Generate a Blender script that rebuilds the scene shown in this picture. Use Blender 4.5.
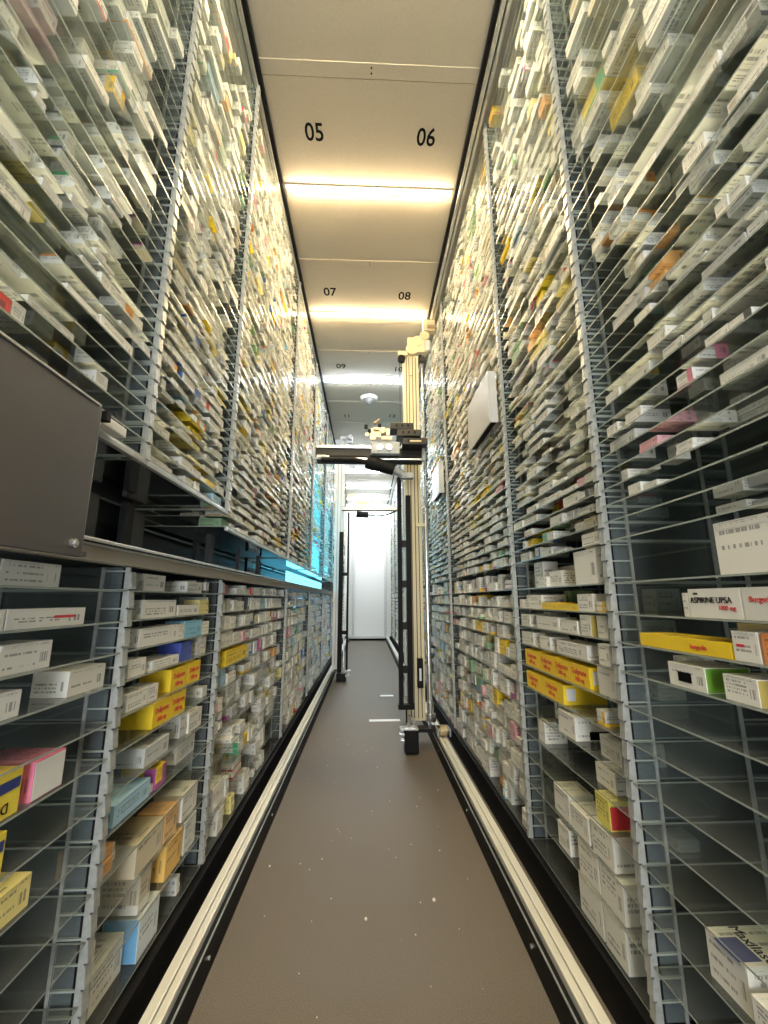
import bpy, bmesh, math, random
from mathutils import Vector, Matrix
random.seed(7)
sc = bpy.context.scene
for o in list(bpy.data.objects): bpy.data.objects.remove(o)
COL = sc.collection
H = 1.15                                   # eye height above the floor

# ---------------------------------------------------------------- camera
def basis(p, y, r):
    f0 = Vector((math.sin(y), math.cos(y), 0)); f = f0*math.cos(p) + Vector((0, 0, math.sin(p)))
    rt = Vector((math.cos(y), -math.sin(y), 0)); up = rt.cross(f)
    return rt*math.cos(r) + up*math.sin(r), -rt*math.sin(r) + up*math.cos(r), f
RT, UP, FW = basis(.20447, .0406, -.00288)
FPX = 421.5
cam_data = bpy.data.cameras.new('camera'); cam = bpy.data.objects.new('camera', cam_data); COL.objects.link(cam)
M = Matrix((RT, UP, -FW)).transposed().to_4x4(); M.translation = (0, 0, H); cam.matrix_world = M
cam_data.sensor_fit = 'VERTICAL'; cam_data.sensor_height = 24; cam_data.lens = FPX/1024*24
cam_data.clip_start = .02; cam_data.clip_end = 60
sc.camera = cam
# ---------------------------------------------------------------- light and exposure
w = bpy.data.worlds.new('world'); sc.world = w; w.use_nodes = True
w.node_tree.nodes['Background'].inputs[0].default_value = (.75, .8, .85, 1)
w.node_tree.nodes['Background'].inputs[1].default_value = .05
vs = sc.view_settings; vs.view_transform = 'Standard'; vs.look = 'None'; vs.gamma = 1; vs.use_curve_mapping = False
vs.exposure = 1.88
try:
    sc.cycles.transparent_max_bounces = 40; sc.cycles.max_bounces = 8; sc.cycles.diffuse_bounces = 5; sc.cycles.glossy_bounces = 3
    sc.cycles.sample_clamp_indirect = 6
except Exception: pass
WARM = (1.0, .76, .44); MID = (1.0, .87, .60); COOL = (.86, .94, 1.0)
LAMPS = [(-1.55, MID, 46), (-.2, MID, 50), (1.15, MID, 48), (2.5, WARM, 48), (3.85, WARM, 44), (5.2, COOL, 36),
         (7.9, COOL, 50), (9.3, COOL, 60), (10.7, COOL, 80), (12.0, COOL, 80)]
# unseen fill light added behind the viewer to brighten the lower shelves
ld = bpy.data.lights.new('added_fill_light', 'AREA'); ld.shape = 'RECTANGLE'; ld.size = 1.0; ld.size_y = 2.0; ld.energy = 24; ld.color = (.90, .96, 1.0)
lo = bpy.data.objects.new('added_fill_light', ld); COL.objects.link(lo); lo.location = (.04, -2.5, 1.1); lo.rotation_euler = (math.radians(90), 0, 0)

# ---------------------------------------------------------------- materials
def mat(name, col, rough=.5, metal=0, noise=0, nscale=40, spec=.5, bump=0, col2=None):
    m = bpy.data.materials.new(name); m.use_nodes = True; nt = m.node_tree; b = nt.nodes['Principled BSDF']
    b.inputs['Base Color'].default_value = (*col, 1); b.inputs['Roughness'].default_value = rough
    b.inputs['Metallic'].default_value = metal; b.inputs['Specular IOR Level'].default_value = spec
    if noise or bump:
        tc = nt.nodes.new('ShaderNodeTexCoord'); n = nt.nodes.new('ShaderNodeTexNoise'); n.inputs['Scale'].default_value = nscale
        n.inputs['Detail'].default_value = 4
        nt.links.new(tc.outputs['Object'], n.inputs['Vector'])
        if noise:
            r = nt.nodes.new('ShaderNodeMix'); r.data_type = 'RGBA'
            c2 = col2 or tuple(max(0, c*(1-noise)) for c in col)
            r.inputs[6].default_value = (*c2, 1); r.inputs[7].default_value = (*tuple(min(1, c*(1+noise*.5)) for c in col), 1)
            mr = nt.nodes.new('ShaderNodeMapRange'); mr.inputs[1].default_value = .35; mr.inputs[2].default_value = .65
            nt.links.new(n.outputs[0], mr.inputs[0]); nt.links.new(mr.outputs[0], r.inputs[0])
            nt.links.new(r.outputs[2], b.inputs['Base Color'])
        if bump:
            bp = nt.nodes.new('ShaderNodeBump'); bp.inputs['Strength'].default_value = bump; bp.inputs['Distance'].default_value = .002
            nt.links.new(n.outputs[0], bp.inputs['Height']); nt.links.new(bp.outputs[0], b.inputs['Normal'])
    return m
def glass(name, tint, haze, hazecol=(.8, .85, .83), rough=.06, ior=1.5, gl=1.0):
    m = bpy.data.materials.new(name); m.use_nodes = True; nt = m.node_tree; nt.nodes.clear()
    out = nt.nodes.new('ShaderNodeOutputMaterial'); tr = nt.nodes.new('ShaderNodeBsdfTransparent'); tr.inputs[0].default_value = (*tint, 1)
    df = nt.nodes.new('ShaderNodeBsdfDiffuse'); df.inputs[0].default_value = (*hazecol, 1)
    mx = nt.nodes.new('ShaderNodeMixShader'); mx.inputs[0].default_value = haze
    nt.links.new(tr.outputs[0], mx.inputs[1]); nt.links.new(df.outputs[0], mx.inputs[2])
    gs = nt.nodes.new('ShaderNodeBsdfGlossy'); gs.inputs['Roughness'].default_value = rough; gs.inputs[0].default_value = (gl, gl, gl, 1)
    fr = nt.nodes.new('ShaderNodeFresnel'); fr.inputs[0].default_value = ior
    mx2 = nt.nodes.new('ShaderNodeMixShader'); nt.links.new(fr.outputs[0], mx2.inputs[0])
    nt.links.new(mx.outputs[0], mx2.inputs[1]); nt.links.new(gs.outputs[0], mx2.inputs[2]); nt.links.new(mx2.outputs[0], out.inputs[0])
    return m
def clear(name, tint):
    m = bpy.data.materials.new(name); m.use_nodes = True; nt = m.node_tree; nt.nodes.clear()
    out = nt.nodes.new('ShaderNodeOutputMaterial'); tr = nt.nodes.new('ShaderNodeBsdfTransparent'); tr.inputs[0].default_value = (*tint, 1)
    nt.links.new(tr.outputs[0], out.inputs[0]); return m
def emit(name, col, s):
    m = bpy.data.materials.new(name); m.use_nodes = True; nt = m.node_tree; nt.nodes.clear()
    out = nt.nodes.new('ShaderNodeOutputMaterial'); e = nt.nodes.new('ShaderNodeEmission'); e.inputs[0].default_value = (*col, 1); e.inputs[1].default_value = s
    nt.links.new(e.outputs[0], out.inputs[0]); return m

def carton_material():
    """printed card: ground and accent colour come from mesh colour attributes, the print from the UVs of each face"""
    m = bpy.data.materials.new('printed_carton'); m.use_nodes = True; nt = m.node_tree; N = nt.nodes.new; L = nt.links.new
    b = nt.nodes['Principled BSDF']; b.inputs['Roughness'].default_value = .42
    base = N('ShaderNodeAttribute'); base.attribute_name = 'ground'
    acc = N('ShaderNodeAttribute'); acc.attribute_name = 'accent'
    uv = N('ShaderNodeUVMap'); sep = N('ShaderNodeSeparateXYZ'); L(uv.outputs[0], sep.inputs[0])
    def mth(op, a, bb=None):
        n = N('ShaderNodeMath'); n.operation = op
        for i, v in enumerate((a, bb)):
            if v is None: continue
            if isinstance(v, (int, float)): n.inputs[i].default_value = v
            else: L(v, n.inputs[i])
        return n.outputs[0]
    def band(v, lo, hi): return mth('MULTIPLY', mth('GREATER_THAN', v, lo), mth('LESS_THAN', v, hi))
    fu = mth('FRACT', sep.outputs[0]); su = mth('FLOOR', sep.outputs[0]); fv = mth('FRACT', sep.outputs[1]); sv = mth('FLOOR', sep.outputs[1])
    row = mth('FLOOR', mth('MULTIPLY', fv, 7)); fr = mth('FRACT', mth('MULTIPLY', fv, 7))
    cmb = N('ShaderNodeCombineXYZ'); L(mth('MULTIPLY', fu, 26), cmb.inputs[0]); L(mth('MULTIPLY', mth('ADD', row, mth('MULTIPLY', su, 9)), 3.7), cmb.inputs[1])
    ns = N('ShaderNodeTexNoise'); ns.inputs['Scale'].default_value = 1; ns.inputs['Detail'].default_value = 1; L(cmb.outputs[0], ns.inputs['Vector'])
    words = mth('GREATER_THAN', ns.outputs[0], .47)
    c3 = N('ShaderNodeCombineXYZ'); L(row, c3.inputs[0]); L(su, c3.inputs[1])
    wn = N('ShaderNodeTexWhiteNoise'); wn.noise_dimensions = '3D'; L(c3.outputs[0], wn.inputs['Vector'])
    rowon = mth('GREATER_THAN', wn.outputs[0], .45)
    txt = mth('MULTIPLY', mth('MULTIPLY', words, rowon), mth('MULTIPLY', band(fr, .25, .8), mth('MULTIPLY', band(fu, .08, .68), band(fv, .14, .9))))
    # machine-readable patch of random cells near one end
    c4 = N('ShaderNodeCombineXYZ'); L(mth('FLOOR', mth('MULTIPLY', fu, 60)), c4.inputs[0]); L(mth('ADD', su, 3), c4.inputs[1])
    w2 = N('ShaderNodeTexWhiteNoise'); w2.noise_dimensions = '3D'; L(c4.outputs[0], w2.inputs['Vector'])
    code = mth('MULTIPLY', mth('GREATER_THAN', w2.outputs[0], .5), mth('MULTIPLY', band(fu, .76, .92), band(fv, .25, .6)))
    # accent stripe on the faces whose V tile is odd
    stripe = mth('MULTIPLY', band(sv, .5, 2.5), band(fv, .0, .24))
    side = mth('MULTIPLY', band(sv, 1.5, 2.5), mth('GREATER_THAN', fu, .66))
    am = mth('MAXIMUM', stripe, side)
    m1 = N('ShaderNodeMix'); m1.data_type = 'RGBA'; L(am, m1.inputs[0]); L(base.outputs[0], m1.inputs[6]); L(acc.outputs[0], m1.inputs[7])
    m2 = N('ShaderNodeMix'); m2.data_type = 'RGBA'; L(mth('MULTIPLY', mth('MULTIPLY', mth('MAXIMUM', txt, code), mth('LESS_THAN', sv, 2.5)), .62), m2.inputs[0]); L(m1.outputs[2], m2.inputs[6])
    m2.inputs[7].default_value = (.06, .06, .08, 1)
    L(m2.outputs[2], b.inputs['Base Color'])
    return m

MT = dict(
    alu=mat('brushed_aluminium', (.62, .63, .62), .35, .75, .12, 30),
    alu_d=mat('dull_aluminium', (.36, .39, .41), .45, .35, .2, 60),
    postm=mat('pressed_post_metal', (.44, .455, .44), .4, .2, .15, 60),
    post_l=mat('pale_bracket_plastic', (.46, .50, .52), .4, .05, .25, 50),
    dark=mat('black_steel', (.007, .007, .008), .5, spec=.25),
    black=mat('black_plastic', (.006, .006, .007), .6, spec=.2),
    brown=mat('dark_anodised_tray', (.022, .019, .014), .4, spec=.35),
    panel=mat('unlit_dark_cover', (.085, .076, .072), .5, 0, .08, 300),
    white=mat('white_lacquered_panel', (.82, .82, .80), .45),
    grey=mat('pale_grey_panel', (.55, .56, .56), .45),
    niche=mat('niche_dark_lining', (.045, .047, .055), .5, 0, .2, 8),
    niche_l=mat('niche_grey_plate', (.16, .16, .17), .5),
    back=mat('rack_back_sheet', (.085, .095, .092), .55, .1, .25, 6),
    ceil=mat('ceiling_lacquer', (.47, .43, .355), .5, 0, .04, 90),
    floor=mat('speckled_brown_floor_mat', (.165, .142, .115), .6, 0, .34, 320, .3, .3),
    cream=mat('cream_anodised_extrusion', (.76, .67, .44), .45, .05),
    brass=mat('brass', (.52, .42, .27), .35, .8),
    chrome=mat('bright_steel', (.8, .8, .8), .22, .9),
    ink=mat('black_ink', (.006, .006, .007), .8, spec=.05), red=mat('red_ink', (.65, .04, .05), .5), blue=mat('navy_ink', (.03, .05, .22), .5),
    beige=mat('beige_fascia', (.50, .45, .37), .5),
    railw=mat('polished_rail_strip', (.86, .84, .74), .38, .25),
    crumb=mat('pale_crumb', (.8, .75, .65), .8), floor_mark=mat('white_floor_mark', (.85, .87, .88), .5),
    edge=mat('ground_glass_edge', (.36, .40, .37), .25, 0),
    shelfg=glass('hazy_shelf_glass', (.95, .965, .95), .055),
    sideg=glass('side_pane_glass', (.85, .89, .88), .12, (.40, .45, .46)),
    webg=glass('frosted_bracket_web', (.8, .85, .85), .55, (.17, .20, .21), .25),
    under=clear('glass_underside', (.985, .99, .985)),
    bluepane=glass('blue_window_pane', (.35, .6, .85), .1, (.3, .5, .8)),
    cyan=emit('cyan_glow', (.13, .62, .88), .95),
    cyan_dim=emit('dim_blue_glow', (.30, .55, .85), .45),
    carton=carton_material(),
)

# ---------------------------------------------------------------- mesh helpers
def add_box(bm, x0, x1, y0, y1, z0, z1, mi=0):
    v = [bm.verts.new((x, y, z)) for z in (z0, z1) for y in (y0, y1) for x in (x0, x1)]
    for idx in ((0, 2, 3, 1), (4, 5, 7, 6), (0, 1, 5, 4), (2, 6, 7, 3), (0, 4, 6, 2), (1, 3, 7, 5)):
        f = bm.faces.new([v[i] for i in idx]); f.material_index = mi
def add_tube(bm, a, b, r, seg=12, mi=0, r2=None):
    a = Vector(a); b = Vector(b); d = (b-a); L_ = d.length
    q = d.to_track_quat('Z', 'Y').to_matrix().to_4x4(); q.translation = (a+b)/2
    g = bmesh.ops.create_cone(bm, cap_ends=True, segments=seg, radius1=r, radius2=r if r2 is None else r2, depth=L_, matrix=q)
    for v in g['verts']:
        for f in v.link_faces: f.material_index = mi
def add_path(bm, pts, r, seg=8):
    for a, b in zip(pts, pts[1:]): add_tube(bm, a, b, r, seg)
    for p in pts[1:-1]:
        bmesh.ops.create_icosphere(bm, subdivisions=1, radius=r*1.02, matrix=Matrix.Translation(p))
def obj(name, bm, mats, parent=None, bevel=0, smooth=False):
    me = bpy.data.meshes.new(name)
    if bevel: bmesh.ops.bevel(bm, geom=list(bm.edges), offset=bevel, segments=2, profile=.6, affect='EDGES')
    if smooth:
        for f in bm.faces: f.smooth = True
    bm.to_mesh(me); bm.free()
    if not isinstance(mats, (list, tuple)): mats = [mats]
    for m in mats: me.materials.append(m)
    o = bpy.data.objects.new(name, me); COL.objects.link(o)
    if parent: attach(o, parent)
    return o
ROOTLOC = {}
def attach(o, parent):
    o.parent = parent
    loc = ROOTLOC.get(parent.name)
    if loc is not None: o.location = Vector(o.location) - loc         # meshes are written in world coordinates
def box(name, x0, x1, y0, y1, z0, z1, m, parent=None, bevel=0):
    bm = bmesh.new(); add_box(bm, min(x0, x1), max(x0, x1), min(y0, y1), max(y0, y1), z0, z1); return obj(name, bm, m, parent, bevel)
def tag(o, label=None, cat=None, group=None, kind=None):
    if label: o['label'] = label
    if cat: o['category'] = cat
    if group: o['group'] = group
    if kind: o['kind'] = kind
    return o
def thing(name, label, cat, loc=(0, 0, 0), group=None):
    o = bpy.data.objects.new(name, None); COL.objects.link(o); o.location = loc; o.empty_display_size = .05
    ROOTLOC[o.name] = Vector(loc); return tag(o, label, cat, group)
def struct(o): o['kind'] = 'structure'; return o
_tx = {}
def text(name, s, size, m, loc, xdir, ydir, parent=None, sx=1.0, depth=.0004, align='CENTER', bold=0):
    key = (s, size, sx, align, bold)
    if key not in _tx:
        c = bpy.data.curves.new('t', 'FONT'); c.body = s; c.size = size; c.extrude = depth; c.align_x = align; c.align_y = 'CENTER'; c.resolution_u = 3
        c.offset = bold
        t = bpy.data.objects.new('t', c); COL.objects.link(t); bpy.context.view_layer.update()
        me = bpy.data.meshes.new_from_object(t.evaluated_get(bpy.context.evaluated_depsgraph_get()))
        bpy.data.objects.remove(t); me.materials.clear(); _tx[key] = me
    me = _tx[key].copy(); me.name = name; me.materials.append(m)
    x = Vector(xdir).normalized(); y = Vector(ydir).normalized(); z = x.cross(y)
    me.transform(Matrix((x*sx, y, z)).transposed().to_4x4()); me.transform(Matrix.Translation(loc))
    o = bpy.data.objects.new(name, me); COL.objects.link(o)
    if parent: attach(o, parent)
    return o

# ---------------------------------------------------------------- levels and bays
XR, XL, DEP, ZC = .705, -.625, .42, H + 2.88
R_LOW = [-1.0, -.88, -.77, -.664, -.57, -.475, -.375, -.284, -.195, -.117, -.04, .046]
L_LOW = [-.985, -.87, -.75, -.658, -.56, -.47, -.375, -.292, -.205, -.13, -.052, .026]
def upto(z, step, top, grow=.0):
    r = []
    while z < top: r.append(z); z += step + grow*max(0, z-.6)
    return r
R_UP = [.167] + upto(.223, .0483, .9) + upto(.93, .066, 2.80)
L_UP1 = upto(.394, .0478, 1.2) + upto(1.235, .066, 2.80)
L_UP3 = upto(.325, .0483, .9) + upto(.93, .066, 2.80)
R_BAYS = [(-.12, 1.22), (1.22, 2.03), (2.03, 3.6), (3.6, 4.95), (4.95, 6.4), (6.4, 7.9), (7.9, 9.4), (9.4, 10.9), (10.9, 12.5)]
L_BAYS = [(-.12, 1.16), (1.16, 1.88), (1.88, 3.39), (3.39, 4.75), (4.75, 6.2), (6.2, 7.7), (7.7, 9.2), (9.2, 10.7), (10.7, 12.5)]
ORD = ['first', 'second', 'third', 'fourth', 'fifth', 'sixth', 'seventh', 'eighth', 'ninth', 'tenth', 'eleventh', 'twelfth', 'thirteenth', 'fourteenth', 'fifteenth', 'sixteenth', 'seventeenth', 'eighteenth', 'nineteenth', 'twentieth']
def ordw(i):
    if i < 20: return ORD[i]
    t = {2: 'twenty', 3: 'thirty', 4: 'forty', 5: 'fifty'}[(i+1)//10]
    return (t + '-' + ORD[(i+1) % 10 - 1]) if (i+1) % 10 else {3: 'thirtieth', 4: 'fortieth', 5: 'fiftieth'}[(i+1)//10]

# ---------------------------------------------------------------- room shell
struct(box('floor', -1.2, 1.3, -2.6, 12.75, -.05, 0, MT['floor']))
ceiling = struct(box('ceiling', -1.2, 1.3, -2.6, 12.75, ZC+.02, ZC+.08, MT['ceil']))
SEAMS = [-2.6, -.89, .47, 1.838, 3.215, 4.57, 5.87, 6.62, 8.6, 10.0, 11.4, 12.7]
for i, (a, b) in enumerate(zip(SEAMS, SEAMS[1:])):
    p = box('ceiling_panel', -.6, .612, a+.002, b-.002, ZC, ZC+.018, MT['ceil'], ceiling)
    if b < 12.6: box('panel_flange', -.6, .612, b-.075, b-.004, ZC-.005, ZC, MT['ceil'], ceiling)
bm = bmesh.new()
for s in SEAMS[1:-1]:
    for dy in (-.055, -.03): add_tube(bm, (.01, s+dy, ZC-.0065), (.01, s+dy, ZC-.004), .005, 8)
obj('panel_screws', bm, MT['ink'], ceiling)['kind'] = 'stuff'
for s, x, y in (('05', -.345, 2.132), ('06', .362, 2.136), ('07', -.368, 3.54), ('08', .35, 3.57), ('09', -.34, 4.85), ('10', .385, 4.9), ('11', -.333, 6.32), ('12', .388, 6.3),
                ('13', -.34, 7.3), ('14', .38, 7.3), ('15', -.34, 9.0), ('16', .38, 9.0)):
    text('number', s, .15, MT['ink'], (x, y, ZC-.0006), (1, 0, 0), (0, -1, 0), ceiling, .82, bold=.0022)
struct(box('wall_left', -1.2, -1.14, -2.6, 12.75, 0, ZC+.02, MT['back']))
struct(box('wall_right', 1.24, 1.3, -2.6, 12.75, 0, ZC+.02, MT['back']))
struct(box('wall_back', -1.14, 1.24, 12.68, 12.75, 0, ZC+.02, MT['white']))
struct(box('wall_front', -1.14, 1.24, -2.6, -2.54, 0, ZC+.02, MT['grey']))
struct(box('baseboard_back', -1.14, 1.24, 12.64, 12.68, 0, .1, MT['black']))
door = struct(box('door_1', -.36, .5, 12.63, 12.66, .12, H+2.5, MT['white'], None, .003))
box('door_frame', -.43, -.37, 12.6, 12.67, .1, H+2.6, MT['alu'], door); box('door_frame', .51, .58, 12.6, 12.67, .1, H+2.6, MT['alu'], door)
box('door_frame', -.37, .51, 12.6, 12.67, H+2.51, H+2.58, MT['alu'], door)
box('threshold', -.58, .66, 12.5, 12.62, .06, .12, MT['alu'], door)
for s, x0, x1 in (('left', XL+.01, -1.14), ('right', XR-.01, 1.24)):
    struct(box('baseboard_'+s, x0, x1, -2.54, 12.6, 0, .125, MT['black']))

# lamps
for i, (y, c, st) in enumerate(LAMPS):
    where = ['behind the viewer near the front wall', 'just behind the viewer', 'overhead, above the topmost ceiling panel in view', 'the nearest one that is in view', 'second in view, above the cream mast', 'glowing above the dome camera', 'first beyond number 12', 'third from the far wall', 'second from the far wall', 'nearest the far wall'][i]
    t = thing('ceiling_lamp', '%s strip light across the ceiling, %s' % ('warm' if c == WARM else 'white', where), 'ceiling lamp', (0, y, ZC), 'strip lights across the ceiling')
    box('lamp_housing', -.585, .597, y-.026, y+.026, ZC-.008, ZC-.001, MT['white'], t)
    e = emit('lamp_glow', c, st*1.75); box('diffuser', -.575, .587, y-.0115, y+.0115, ZC-.020, ZC-.0085, e, t, .004)
t = thing('camera_dome', 'pale dome camera in the middle of the ceiling before number 11', 'camera', (.02, 5.66, ZC))
bm = bmesh.new(); add_tube(bm, (.02, 5.66, ZC-.05), (.02, 5.66, ZC-.013), .1, 24, r2=.13); obj('housing', bm, MT['grey'], t)
bm = bmesh.new(); bmesh.ops.create_uvsphere(bm, u_segments=24, v_segments=12, radius=.075, matrix=Matrix.Translation((.02, 5.66, ZC-.045))); obj('dome', bm, MT['niche_l'], t, smooth=True)

# ceiling guide rails and floor rails
for s, x0, x1, wd in ((-1, -.615, XL-.01, 'left'), (1, .626, XR, 'right')):
    t = thing('ceiling_guide_rail', 'silver and black guide rail along the %s edge of the ceiling' % wd, 'rail', (x0, 5, ZC))
    box('black_channel', x0-s*.012, x0+s*.012, -2.5, 12.6, ZC-.03, ZC, MT['black'], t)
    box('rail_profile', x0+s*.013, x0+s*.034, -2.5, 12.6, ZC-.05, ZC, MT['alu'], t, .003)
    box('rail_groove', x0+s*.034, x0+s*.041, -2.5, 12.6, ZC-.03, ZC, MT['black'], t)
    box('outer_flange', x0+s*.042, x0+s*.062, -2.5, 12.6, ZC-.045, ZC, MT['alu'], t, .002)
for s, xi, wd in ((-1, -.49, 'left'), (1, .54, 'right')):
    t = thing('floor_rail', 'pale metal running rail along the %s side of the floor' % wd, 'rail', (xi, 5, 0))
    box('rail_base', xi+s*.008, xi+s*.085, -2.5, 12.5, .0, .085, MT['black'], t)
    box('running_strip', xi+s*.020, xi+s*.043, -2.5, 12.5, .085, .112, MT['railw'], t, .003)
    box('running_strip', xi+s*.048, xi+s*.078, -2.5, 12.5, .085, .110, MT['railw'], t, .003)
    box('shaded_inner_lip', xi, xi+s*.007, -2.5, 12.5, .0, .088, MT['black'], t)  # lip coloured black for the shadow along the rail's inner side
    box('lip_cap', xi, xi+s*.005, -2.5, 12.5, .0885, .092, MT['alu_d'], t)
    bm = bmesh.new()
    for k in range(14): add_tube(bm, (xi-s*.0045, -.2+k*.9, .05), (xi, -.2+k*.9, .05), .007, 8)
    obj('rail_bolts', bm, MT['chrome'], t)['kind'] = 'stuff'

# ---------------------------------------------------------------- racks
SH = {}
def shelf_mesh(length, side):
    k = (round(length, 3), side)
    if k in SH: return SH[k]
    bm = bmesh.new(); x0, x1 = (0, DEP) if side > 0 else (-DEP, 0)
    add_box(bm, x0, x1, 0, length, -.0042, 0)
    bm.faces.ensure_lookup_table()
    for f in bm.faces:
        n = f.normal if f.normal.length else None
    bm.normal_update()
    for f in bm.faces: f.material_index = 0 if f.normal.z > .5 else (1 if f.normal.z < -.5 else 2)
    me = bpy.data.meshes.new('glass_shelf'); bm.to_mesh(me); bm.free()
    for m in ('shelfg', 'under', 'edge'): me.materials.append(MT[m])
    SH[k] = me; return me
def slots(zs, z0, z1):
    z = z0; r = []
    while z < z1-.01: r.append(z); z += .0483
    return r
def rack(side, y0, y1, z0, z1, levels, label, first=False, name='glass_shelf_rack'):
    X = XR if side > 0 else XL
    t = thing(name, label, 'shelf', (X, (y0+y1)/2, H+z0))
    P = .014
    for z in levels:
        o = bpy.data.objects.new('glass_shelf', shelf_mesh(y1-y0-2*P, side)); COL.objects.link(o); o.location = (X, y0+P, H+z); attach(o, t)
    def sb(n, d0, d1, ya, yb, za, zb, m, bev=0): return box(n, X+side*d0, X+side*d1, ya, yb, H+za, H+zb, m, t, bev)
    sb('back_panel', DEP+.004, DEP+.012, y0, y1, z0, z1, MT['back'])
    for yy in ([y0, y1] if first else [y1]):
        far = yy > 6.3
        sb('post_core', .006, .02, yy-.008, yy+.008, z0, z1, MT['black'])
        bm = bmesh.new()
        for z in slots(0, z0, z1):
            za, zb = H+z, H+min(z+.0435, z1)
            g0 = len(bm.verts); xa, xb = X+side*-.004, X+side*.008
            add_box(bm, min(xa, xb), max(xa, xb), yy-.0115, yy+.0115, za, zb)
            bm.verts.ensure_lookup_table()
            for v in bm.verts[g0:]:
                if abs(v.co.z-za) < 1e-5: v.co.x -= side*.004
        obj('post', bm, MT['postm'], t)
        bm = bmesh.new()                     # side bracket: front and rear stiles with rungs
        for d0, d1 in ((.0, .012), (.066, .074), (DEP-.10, DEP-.09), (DEP-.012, DEP)):
            xa, xb = sorted((X+side*d0, X+side*d1)); add_box(bm, xa, xb, yy-.012, yy-.007, H+z0, H+z1)
        obj('side_bracket', bm, MT['postm'], t)
        bm = bmesh.new()
        for z in slots(0, z0, z1):
            for d0, d1 in ((.012, .066), (DEP-.09, DEP-.012)):
                xa, xb = sorted((X+side*d0, X+side*d1)); add_box(bm, xa, xb, yy-.0125, yy-.006, H+z+.0435, H+z+.0475)
        o = obj('bracket_rungs', bm, MT['edge'], t); o['kind'] = 'stuff'
        sb('bracket_web', .012, .066, yy-.0055, yy-.0035, z0, z1, MT['webg'])
        sb('side_pane', .076, DEP-.002, yy-.001, yy+.002, z0, z1, MT['sideg'])
    return t
nth = ['nearest', 'second', 'third', 'fourth', 'fifth', 'sixth', 'seventh', 'eighth', 'farthest']
RACKS = []                                # (side, y0, y1, levels, tops, short name)
for i, (a, b) in enumerate(R_BAYS):
    rack(1, a, b, -1.0, 2.86, R_LOW+R_UP, 'floor to ceiling glass shelf rack on the right, %s bay from the viewer' % nth[i], i == 0)
    RACKS.append((1, a, b, R_LOW+R_UP, 2.86, i, 'right'))
for i, (a, b) in enumerate(L_BAYS):
    rack(-1, a, b, -.985, .085, L_LOW, 'low glass shelf rack on the left below the ledge, %s bay from the viewer' % nth[i], i == 0, 'lower_shelf_rack')
    RACKS.append((-1, a, b, L_LOW, .085, i, 'lower left'))
    up = L_UP1 if i < 2 else L_UP3
    rack(-1, a, b, up[0]-.006, 2.86, up, 'hanging glass shelf rack on the left above the ledge, %s bay from the viewer' % nth[i], i == 0, 'upper_shelf_rack')
    RACKS.append((-1, a, b, up, 2.86, i, 'upper left'))
    z = up[0]
    box('bottom_strip', XL-.012, XL+.004, a+.002, b-.002, H+z-.022, H+z-.006, MT['alu'], bpy.data.objects[[o.name for o in bpy.data.objects if o.name.startswith('upper_shelf_rack')][-1]], .002)

# ---------------------------------------------------------------- ledge, niche behind it
t = thing('worktop_ledge', 'beige and aluminium ledge running above the lower left shelves', 'ledge', (XL, 5, H+.09))
box('fascia', XL-.03, XL+.006, -.12, 12.4, H+.088, H+.12, MT['beige'], t, .002)
box('top_plate', XL-DEP, XL+.02, -.12, 12.4, H+.12, H+.128, MT['alu_d'], t)
box('front_edge', XL+.021, XL+.034, -.12, 12.4, H+.117, H+.134, MT['alu'], t, .003)
box('edge_groove', XL+.0345, XL+.037, -.12, 12.4, H+.121, H+.125, MT['black'], t)
box('back_upstand', XL-DEP-.012, XL-DEP, -.12, 12.4, H+.09, H+.300, MT['niche'], t)
t = thing('niche_divider', 'grey plates and dark dividers in the near part of the gap above the left ledge', 'partition', (XL-.3, 1.4, H+.128))
t2 = thing('niche_divider', 'thin black dividers in the far part of the gap above the left ledge', 'partition', (XL-.3, 2.5, H+.128))
for y, m, d, wd in ((1.0, 'niche', .12, .1), (1.30, 'niche_l', .34, .22), (1.62, 'niche', .30, .06), (1.72, 'niche_l', .36, .16), (1.97, 'niche', .1, .05), (2.22, 'niche', .26, .05), (2.5, 'niche', .12, .03), (2.95, 'niche', .12, .04)):
    box('divider', XL-d-.02, XL-d, y, y+wd, H+.129, H+(.37 if y < 1.85 else .300), MT[m], t if y < 1.85 else t2)
t = thing('blue_window', 'small blue window pane in the gap above the left ledge', 'window', (XL-.25, 3.3, H+.128))
box('pane', XL-.256, XL-.25, 3.12, 3.5, H+.133, H+.295, MT['bluepane'], t)
box('frame', XL-.262, XL-.244, 3.105, 3.12, H+.129, H+.3, MT['black'], t); box('frame', XL-.262, XL-.244, 3.5, 3.515, H+.129, H+.3, MT['black'], t)
box('glazing_bar', XL-.249, XL-.244, 3.12, 3.5, H+.21, H+.216, MT['black'], t)
t = thing('cyan_glow_panel', 'bright cyan lit panel behind the left ledge gap', 'glow_panel', (XL-.22, 6, H+.128))
for k in range(7):
    a = 4.5+k*.5
    box('glow_tile', XL-.226, XL-.22, a, a+.492, H+.131, H+.298, MT['cyan'], t)
for (z0, lab, n) in ((.34, 'tall added cyan glow panel inside the far left upper shelves', 4), (-.93, 'added cyan glow panel inside the far left lower shelves', 3)):  # glowing panels added to give the far left shelves their cyan light
    t = thing('cyan_glow_panel', lab, 'glow_panel', (XL-.2, 6.5, H+z0))
    for k in range(6):
        for j in range(n):
            box('glow_tile', XL-.205, XL-.2, 4.78+k*.7, 5.47+k*.7, H+z0+j*.33, H+z0+.325+j*.33, MT['cyan' if z0 > 0 else 'cyan_dim'], t)

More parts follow.
